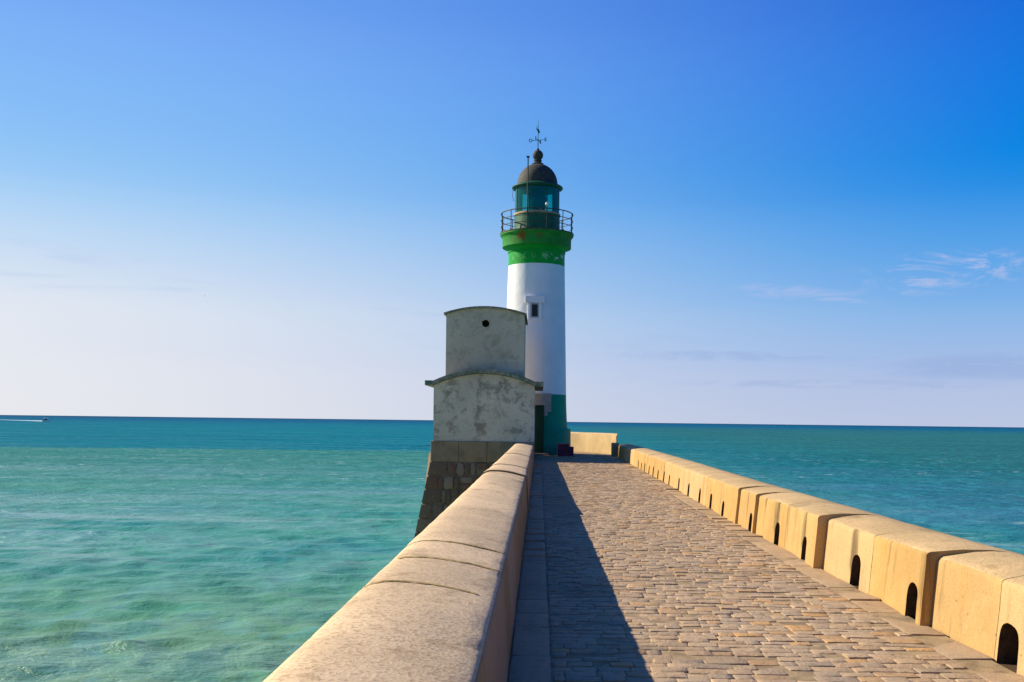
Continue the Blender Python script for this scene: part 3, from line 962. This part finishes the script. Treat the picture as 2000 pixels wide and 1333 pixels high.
vs = [(ad.x * u + s * 0.012 * ad.y, ad.y * u - s * 0.012 * ad.x, 15.86 + v) for s in (-1, 1) for (u, v) in pp]
n = len(pp)
arr.add(vs, [tuple(range(n)), tuple(reversed(range(n, 2 * n)))] + [(k, n + k, n + (k + 1) % n, (k + 1) % n) for k in range(n)])
arr.tube([(0, 0, 15.86), (ad.x * -0.30, ad.y * -0.30, 16.0)], 0.012, 6)
arr.build("wind_arrow", M_vane, vane)
MB().lathe([(0.05 * math.sin(math.pi * k / 8), 15.86 - 0.05 * math.cos(math.pi * k / 8)) for k in range(1, 8)], 12).build("spindle_ball", M_vane, vane, 1.0)

# railing
GR = 1.745
ring = lambda z, r=GR: [(r * math.cos(2 * math.pi * k / 96), r * math.sin(2 * math.pi * k / 96), z) for k in range(96)]
railing = MB().tube(ring(11.74), 0.026, 8, True).build("gallery_railing", M_rail, lh, 1.0)
for z in (11.42, 11.11):
    MB().tube(ring(z), 0.017, 6, True).build("rail", M_rail, railing, 1.0)
for k in range(12):
    a = R(-90 + 15 + 30 * k)
    x, y = GR * math.cos(a), GR * math.sin(a)
    mb = MB().tube([(x, y, 10.79), (x, y, 11.74)], 0.022, 6)
    mb.box(x - 0.05, x + 0.05, y - 0.05, y + 0.05, 10.79, 10.83)
    mb.build("railing_post", M_rail, railing, 1.0)
a = R(-105.5)
mx, my = 1.70 * math.cos(a), 1.70 * math.sin(a)
mast = MB().tube([(mx, my, 10.79), (mx, my, 14.13)], 0.032, 8).build("mast_pole", M_rail, lh, 1.0)
MB().box(mx - 0.075, mx + 0.075, my - 0.06, my + 0.06, 14.13, 14.19).build("mast_cap", M_rail, mast)
a = R(-74.5)
gx, gy = GR * math.cos(a), GR * math.sin(a)
st_ = MB().tube([(gx, gy, 11.76), (gx, gy, 11.86)], 0.024, 8).build("globe_lamp", M_rail, lh, 1.0)
MB().lathe([(0.082 * math.sin(math.pi * k / 12), 11.935 - 0.09 * math.cos(math.pi * k / 12)) for k in range(1, 12)], 20, (gx, gy)).build("globe", M_globe, st_, 1.0)
cab = [(-1.16, -0.2, 13.02), (-1.20, -0.25, 12.8), (-1.20, -0.28, 12.55), (-1.14, -0.3, 12.36), (-1.10, -0.3, 12.34)]
MB().tube(cab, 0.011, 5).build("hanging_cable", M_rail, lh, 1.0)

for o in lh.children:
    if o.name.split('.')[0] not in ("plinth", "green_base", "shaft"):
        o.location.z -= 0.07

# tower window (faces the walkway)
WZ0, WZ1 = 6.52, 7.22
wr = rt(6.9)
wx = -0.05
yf = -math.sqrt(wr ** 2 - 0.30 ** 2)
win = MB()
for (x0, x1, z0, z1) in ((wx - 0.33, wx - 0.20, WZ0 - 0.1, WZ1), (wx + 0.20, wx + 0.33, WZ0 - 0.1, WZ1), (wx - 0.20, wx + 0.20, WZ0 - 0.12, WZ0)):
    win.box(x0, x1, yf - 0.105, yf + 0.3, z0, z1)
wo_ = win.build("window_surround", M_white, lh)
bevel_obj(wo_, 0.012, 1)
hd = MB().box(wx - 0.47, wx + 0.47, yf - 0.11, yf + 0.4, WZ1 + 0.002, WZ1 + 0.34)
bevel_obj(hd.build("window_lintel", M_white, lh), 0.014, 1)
pn = MB().box(wx - 0.20, wx + 0.20, yf - 0.075, yf + 0.0, WZ0, WZ1).build("window_pane", M_pane, lh)
fr_ = MB()
fr_.box(wx - 0.197, wx - 0.135, yf - 0.092, yf - 0.073, WZ0 + .003, WZ1 - .003).box(wx + 0.135, wx + 0.197, yf - 0.092, yf - 0.073, WZ0 + .003, WZ1 - .003)
fr_.box(wx - 0.135, wx + 0.135, yf - 0.090, yf - 0.073, WZ1 - 0.075, WZ1 - .005).box(wx - 0.135, wx + 0.135, yf - 0.090, yf - 0.073, WZ0 + .005, WZ0 + 0.055)
fr_.build("window_frame", M_surround, pn)

# door in the green base, painted stone head stepping down on the right
dxc = -0.02
ddy = -1.70
dr = MB().box(dxc - 0.46, dxc + 0.46, ddy - 0.095, ddy + 0.4, 0.02, 2.33).build("door", M_door, lh)
for (x0, x1) in ((dxc - 0.38, dxc - 0.05), (dxc + 0.05, dxc + 0.38)):
    for (z0, z1) in ((0.2, 0.9), (1.05, 2.2)):
        bevel_obj(MB().box(x0, x1, ddy - 0.112, ddy - 0.094, z0, z1).build("door_panel", M_door, dr), 0.008, 1)
hs = MB().tube([(dxc - 0.03, ddy - 0.10, 1.05), (dxc - 0.03, ddy - 0.16, 1.05), (dxc + 0.07, ddy - 0.16, 1.05)], 0.012, 6).build("door_handle", M_rail, dr)
ds = MB()
ds.box(dxc - 0.80, dxc + 0.80, ddy - 0.06, ddy + 0.5, 2.36, 2.93)
bevel_obj(ds.build("door_lintel", M_surround, lh), 0.015, 1)
for s in (-1, 1):
    jb = MB()
    x0, x1 = (dxc + 0.462, dxc + 0.80) if s > 0 else (dxc - 0.80, dxc - 0.462)
    jb.box(x0, x1, ddy - 0.055, ddy + 0.5, 2.06, 2.357)
    x0, x1 = (dxc + 0.462, dxc + 0.64) if s > 0 else (dxc - 0.64, dxc - 0.462)
    jb.box(x0, x1, ddy - 0.05, ddy + 0.5, 1.86, 2.058)
    bevel_obj(jb.build("door_quoin", M_surround, lh), 0.012, 1)
    x0, x1 = (dxc + 0.462, dxc + 0.56) if s > 0 else (dxc - 0.56, dxc - 0.462)
    MB().box(x0, x1, ddy - 0.05, ddy + 0.4, 0.0, 1.858).build("door_jamb", M_green_low, lh)
bevel_obj(MB().box(dxc - 0.7, dxc + 0.7, ddy - 0.5, ddy - 0.1, 0.0, 0.11).build("door_step", M_kerb, lh), 0.015, 1)

# maroon box against the plinth
box = thing("equipment_box", "dark maroon metal box standing at the green foot of the lighthouse", "box", (1.15, 47.75, 0))
bevel_obj(MB().box(-0.27, 0.26, -0.3, 0.3, 0.0, 0.52).build("cabinet", M_maroon, box), 0.012, 1)
bevel_obj(MB().box(-0.30, 0.27, -0.33, 0.33, 0.522, 0.57).build("lid", M_maroon, box), 0.012, 1)
bevel_obj(MB().box(0.263, 0.47, -0.22, 0.28, 0.0, 0.44).build("side_cabinet", M_maroon, box), 0.012, 1)

# ------------------------------------------------------------------ stone hut
HY = 42.0
hut = thing("hut", "two-tier grey plastered hut with curved roofs beside the white lighthouse", "hut", (0, 0, 0))
HB = 47.9
X0, X1 = -4.34, -0.20


def arch_curve(x0, x1, z_s, z_c, n=24):
    """points of a segmental arch from x0 to x1"""
    w_ = (x1 - x0) / 2; h_ = z_c - z_s; r_ = (w_ * w_ + h_ * h_) / (2 * h_)
    cx = (x0 + x1) / 2; cz = z_c - r_
    a0 = math.asin(w_ / r_)
    return [(cx + r_ * math.sin(-a0 + 2 * a0 * k / n), cz + r_ * math.cos(-a0 + 2 * a0 * k / n)) for k in range(n + 1)]


def prism(poly, y0, y1):
    n = len(poly)
    vs = [(x, y0, z) for x, z in poly] + [(x, y1, z) for x, z in poly]
    fs = [tuple(reversed(range(n))), tuple(range(n, 2 * n))] + [(k, (k + 1) % n, n + (k + 1) % n, n + k) for k in range(n)]
    fs = [tuple(reversed(f)) for f in fs]
    return vs, fs


ar = arch_curve(X0, X1, 3.03, 3.52)
vs, fs = prism([(X0, 0.752)] + ar + [(X1, 0.752)], HY, HB)
lw = link("lower_wall", new_mesh("lower_wall", vs, fs, M_plaster_low, None, None, True), hut)
# roof: curved slab with flat eaves
bot = arch_curve(X0 + 0.02, X1 - 0.02, 3.05, 3.535)
top = arch_curve(X0 - 0.02, X1 + 0.02, 3.215, 3.70)
poly = [(X0 - 0.35, 3.03), (X0 - 0.05, 3.03)] + bot + [(X1 + 0.05, 3.03), (X1 + 0.36, 3.03), (X1 + 0.36, 3.225), (X1 + 0.04, 3.225)] + list(reversed(top)) + [(X0 - 0.04, 3.225), (X0 - 0.35, 3.225)]
vs, fs = prism(poly, HY - 0.16, HB + 0.1)
rf = link("lower_roof", new_mesh("lower_roof", vs, fs, M_roof_low, None, None, True), hut)
UX0, UX1, UY0, UY1 = -3.93, -0.67, 42.75, 47.0
ar = arch_curve(UX0, UX1, 6.02, 6.31)
vs, fs = prism([(UX0, 3.1)] + ar + [(UX1, 3.1)], UY0, UY1)
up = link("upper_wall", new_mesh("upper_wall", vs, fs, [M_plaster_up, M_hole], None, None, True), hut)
cm = MB()
hc = [( -2.28 + 0.155 * math.cos(2 * math.pi * k / 24), 5.66 + 0.155 * math.sin(2 * math.pi * k / 24)) for k in range(24)]
cv, cf = prism(hc, UY0 - 0.3, UY0 + 0.5)
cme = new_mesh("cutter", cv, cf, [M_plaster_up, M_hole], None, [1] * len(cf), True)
co = bpy.data.objects.new("cutter", cme); COL.objects.link(co)
md = up.modifiers.new("b", 'BOOLEAN'); md.object = co; md.operation = 'DIFFERENCE'; md.solver = 'EXACT'; md.material_mode = 'INDEX'
bpy.context.view_layer.update()
nm = bpy.data.meshes.new_from_object(up.evaluated_get(bpy.context.evaluated_depsgraph_get()))
up.modifiers.clear(); up.data = nm; bpy.data.objects.remove(co)
rim = MB()
rim.tube([(-2.28 + 0.175 * math.cos(2 * math.pi * k / 32), UY0 - 0.004, 5.66 + 0.175 * math.sin(2 * math.pi * k / 32)) for k in range(32)], 0.024, 8, True)
rim.build("vent_rim", M_plaster_up, up, 1.0)
bot = arch_curve(UX0 - 0.09, UX1 + 0.09, 6.005, 6.30)
top = arch_curve(UX0 - 0.10, UX1 + 0.10, 6.085, 6.38)
vs, fs = prism(bot + list(reversed(top)), UY0 - 0.10, UY1 + 0.1)
link("upper_roof", new_mesh("upper_roof", vs, fs, M_roof_up, None, None, True), hut)

# concrete foundation course: three panels, then rubble with a batter
PX = [-4.43, -3.28, -2.12, -1.02, -0.185]
for a, b in zip(PX, PX[1:]):
    bevel_obj(MB().box(a + 0.006, b - 0.006, HY - 0.07, HY + 0.5, -0.09, 0.75).build("foundation_panel", M_panel, hut), 0.012, 1)
MB().box(-4.41, -0.2, HY + 0.05, HB, -0.1, 0.749).build("foundation_core", M_panel, hut)


def bx(z):          # left edge and front face of the battered base at height z
    s = (-0.09 - z)
    return -4.42 - 0.19 * s, HY - 0.06 - 0.10 * s


core = MB()
cv = []
for z in (-0.092, -8.0):
    l_, f_ = bx(z)
    cv += [(l_ + 0.03, f_ + 0.005, z), (-0.5, f_ + 0.005, z), (-0.5, HB + 0.3, z), (l_ + 0.05, HB + 0.3, z)]
core.add(cv, [(0, 1, 2, 3), (7, 6, 5, 4), (4, 5, 1, 0), (5, 6, 2, 1), (6, 7, 3, 2), (7, 4, 0, 3)])
core.build("rubble_core", M_core, hut)


def rubble(xa, xb, za, zb, wob, prd, seed, deep=0.3, quoin=False):
    r_ = random.Random(seed)
    n = 10 if quoin else r_.choice([6, 7, 8])
    vs = []
    cx, cz = (xa + xb) / 2, (za + zb) / 2
    off = [r_.uniform(-0.25, 0.25) for _ in range(n)]
    jit = [1 + (0 if quoin else r_.uniform(-wob, wob * 0.5)) for _ in range(n)]
    for ring_, (f, out) in enumerate(((1.0, -0.10), (0.98, prd * 0.6), (0.86, prd))):
        for k in range(n):
            a = 2 * math.pi * (k + off[k]) / n
            ca, sa = math.cos(a), math.sin(a)
            e_ = 0.30 if quoin else 0.55
            ux = math.copysign(abs(ca) ** e_, ca); uz = math.copysign(abs(sa) ** e_, sa)
            x = cx + ux * (xb - xa) / 2 * f * jit[k]; z = cz + uz * (zb - za) / 2 * f * jit[k]
            l_, fy = bx(z)
            if quoin and ca < 0:
                x = l_ + (x - xa) * 0.9 - (0.012 if ring_ else 0.0) + (0.03 if ring_ == 2 else 0)
            vs.append((x, fy - out - r_.uniform(0, 0.015), z))
    fs = []
    for i in range(2):
        for k in range(n):
            k2 = (k + 1) % n
            fs.append((i * n + k, i * n + k2, (i + 1) * n + k2, (i + 1) * n + k))
    fs.append(tuple(2 * n + k for k in range(n)))
    if quoin:      # wraps round the corner
        b = len(vs)
        z0, z1 = za + 0.012, zb - 0.012
        for z in (z0, z1):
            l_, fy = bx(z)
            vs += [(l_ - 0.015, fy + 0.02, z), (l_ + 0.15, fy + 0.02, z), (l_ + 0.15, fy + 0.55, z), (l_ - 0.015, fy + 0.55, z)]
        fs += [(b + 3, b + 2, b + 1, b), (b + 4, b + 5, b + 6, b + 7), (b, b + 1, b + 5, b + 4), (b + 1, b + 2, b + 6, b + 5), (b + 2, b + 3, b + 7, b + 6), (b + 3, b, b + 4, b + 7)]
    return vs, fs


z = -0.10
row = 0
sd = 0
while z > -4.9:
    h = 0.58 if row == 0 else random.uniform(0.52, 0.62)
    l_, _ = bx(z - h / 2)
    wq = 0.72 if row % 2 == 0 else 0.46
    vs, fs = rubble(l_, l_ + wq, z - h + 0.02, z - 0.012, 0.04, 0.03, sd, quoin=True); sd += 1
    sett_obj("quoin_stone", vs, fs, random.random(), M_rubble, hut, (0, 0, 0), 0)
    x = l_ + wq + 0.02
    while x < -1.3:
        wd = random.choice([random.uniform(0.18, 0.3), random.uniform(0.3, 0.62)])
        nsp = random.choice([1, 1, 2, 2]) if wd > 0.3 else 1
        zz = z
        parts_ = [1.0] if nsp == 1 else [random.uniform(0.38, 0.62)]
        if nsp == 2: parts_.append(1 - parts_[0])
        for fpart in parts_:
            hh = h * fpart
            vs, fs = rubble(x, x + wd - 0.02, zz - hh + 0.015, zz - 0.012, 0.16, random.uniform(0.015, 0.05), sd); sd += 1
            sett_obj("rubble_stone", vs, fs, random.random(), M_rubble, hut, (0, 0, 0), 0)
            zz -= hh
        x += wd
    z -= h
    row += 1

# ------------------------------------------------------------------ boat, wake, rod, bird
BD = 1120.0
bxp = (91 - 1053) / 2000 * BD
boat = thing("motor_boat", "small white motorboat with a dark canopy speeding far out near the horizon", "boat", (bxp, BD, SEA))
boat.rotation_euler.z = R(-20)
boat.scale = (1.35, 1.35, 1.35)
hv = []; st_n = 9
for i in range(st_n):
    f = i / (st_n - 1)
    x = -3.6 + 7.2 * f
    wd = 1.15 * (1 - max(0, (f - 0.45) / 0.55) ** 2.2) + 0.02
    sh = 0.75 + 0.55 * f ** 2
    keel = -0.35 + 0.9 * max(0, (f - 0.7) / 0.3) ** 2
    hv += [(x, -wd, sh), (x, -wd * 0.85, 0.15 + 0.3 * f * f), (x, 0, keel), (x, wd * 0.85, 0.15 + 0.3 * f * f), (x, wd, sh)]
hf = []
for i in range(st_n - 1):
    for k in range(4):
        hf.append((i * 5 + k, i * 5 + k + 1, i * 5 + 5 + k + 1, i * 5 + 5 + k))
    hf.append((i * 5 + 4, i * 5, i * 5 + 5, i * 5 + 9))
hf.append((4, 3, 2, 1, 0))
link("hull", new_mesh("hull", hv, hf, M_hull, 0.5), boat)
cb = MB().add([(-2.0, -0.8, 0.8), (0.6, -0.8, 0.9), (0.6, 0.8, 0.9), (-2.0, 0.8, 0.8), (-2.0, -0.7, 2.1), (-0.2, -0.65, 2.1), (-0.2, 0.65, 2.1), (-2.0, 0.7, 2.1)],
              [(3, 2, 1, 0), (4, 5, 6, 7), (0, 1, 5, 4), (1, 2, 6, 5), (2, 3, 7, 6), (3, 0, 4, 7)])
cb.build("wheelhouse", M_darkb, boat)
bevel_obj(MB().box(-2.5, 0.0, -0.85, 0.85, 2.11, 2.75).build("canopy", M_hull, boat), 0.12, 2)
bevel_obj(MB().box(-4.1, -3.62, -0.25, 0.25, 0.0, 1.3).build("outboard_motor", M_darkb, boat), 0.08, 2)

wk = MB()
p0 = Vector((bxp, BD)) + Vector((4.2, -2.6))
p1 = Vector((-53 / 100 * 1560 - 30, 1560))
vs = []; nW = 60
for i in range(nW + 1):
    f = i / nW
    c_ = p0.lerp(p1, f)
    d = (p1 - p0).normalized(); nr_ = Vector((-d.y, d.x))
    hgt = (0.10 + 0.75 * (1 - f) ** 2.5) * (0.75 + 0.4 * noise.noise(Vector((i * 0.9, 2, 0))))
    wid = 1.2 + 5.5 * f + 0.6 * noise.noise(Vector((i * 0.7, 9, 0)))
    if i == 0: hgt, wid = 0.25, 0.7
    for u, hh in ((-1, -0.05), (-0.5, 0.8), (0, 1.0), (0.5, 0.8), (1, -0.05)):
        vs.append((c_.x + nr_.x * u * wid, c_.y + nr_.y * u * wid, SEA + max(-0.1, hh * hgt)))
wk.add(vs, [(i * 5 + k, (i + 1) * 5 + k, (i + 1) * 5 + k + 1, i * 5 + k + 1) for i in range(nW) for k in range(4)])
tag(wk.build("boat_wake", M_foam, None, 1.0), "white foam wake trailing left behind the motorboat", "wake", None, 'stuff')

rod = thing("fishing_rod", "thin dark fishing rod leaning out over the sea from behind the hut", "fishing rod", (-4.30, 48.3, 0.0))
MB().tube([(0.25, 0.1, -0.05), (-0.2, 0.0, 0.44), (-1.0, 0.0, 0.40), (-1.9, 0, 0.24)], [0.018, 0.014, 0.009, 0.004], 6).build("rod_blank", M_rod, rod, 1.0)
MB().lathe([(0.03, -0.05), (0.05, -0.03), (0.05, 0.03), (0.03, 0.05)], 10).build("reel", M_rod, rod, 1.0, (0.1, 0.05, 0.13))

gd = 420.0
gull = thing("seagull", "tiny dark bird gliding in the pale sky left of the lighthouse", "bird", ((400 - 1053 - 3) / 2000 * gd, gd, EYE + (823 - 578 - 8) / 2000 * gd))
gull.rotation_euler.z = R(25)
bp = [(-0.25, 0, 0), (-0.16, 0, 0.01), (0, 0, 0.01), (0.14, 0, 0.02), (0.22, 0, 0.04), (0.27, 0, 0.035)]
MB().tube(bp, [0.015, 0.045, 0.075, 0.06, 0.04, 0.012], 10).build("body", M_gull, gull, 1.0)
for s in (-1, 1):
    wv = [(0.08, s * 0.05, 0.03), (-0.08, s * 0.05, 0.03), (0.10, s * 0.30, 0.13), (-0.05, s * 0.30, 0.12), (0.0, s * 0.62, 0.06), (-0.04, s * 0.62, 0.055)]
    wv2 = [(x, y, z - 0.018) for x, y, z in wv]
    fs = [(0, 1, 3, 2), (2, 3, 5, 4), (8, 9, 7, 6), (10, 11, 9, 8), (0, 2, 8, 6), (2, 4, 10, 8), (3, 1, 7, 9), (5, 3, 9, 11), (4, 5, 11, 10), (1, 0, 6, 7)]
    link("wing", new_mesh("wing", wv + wv2, fs, M_gull), gull)
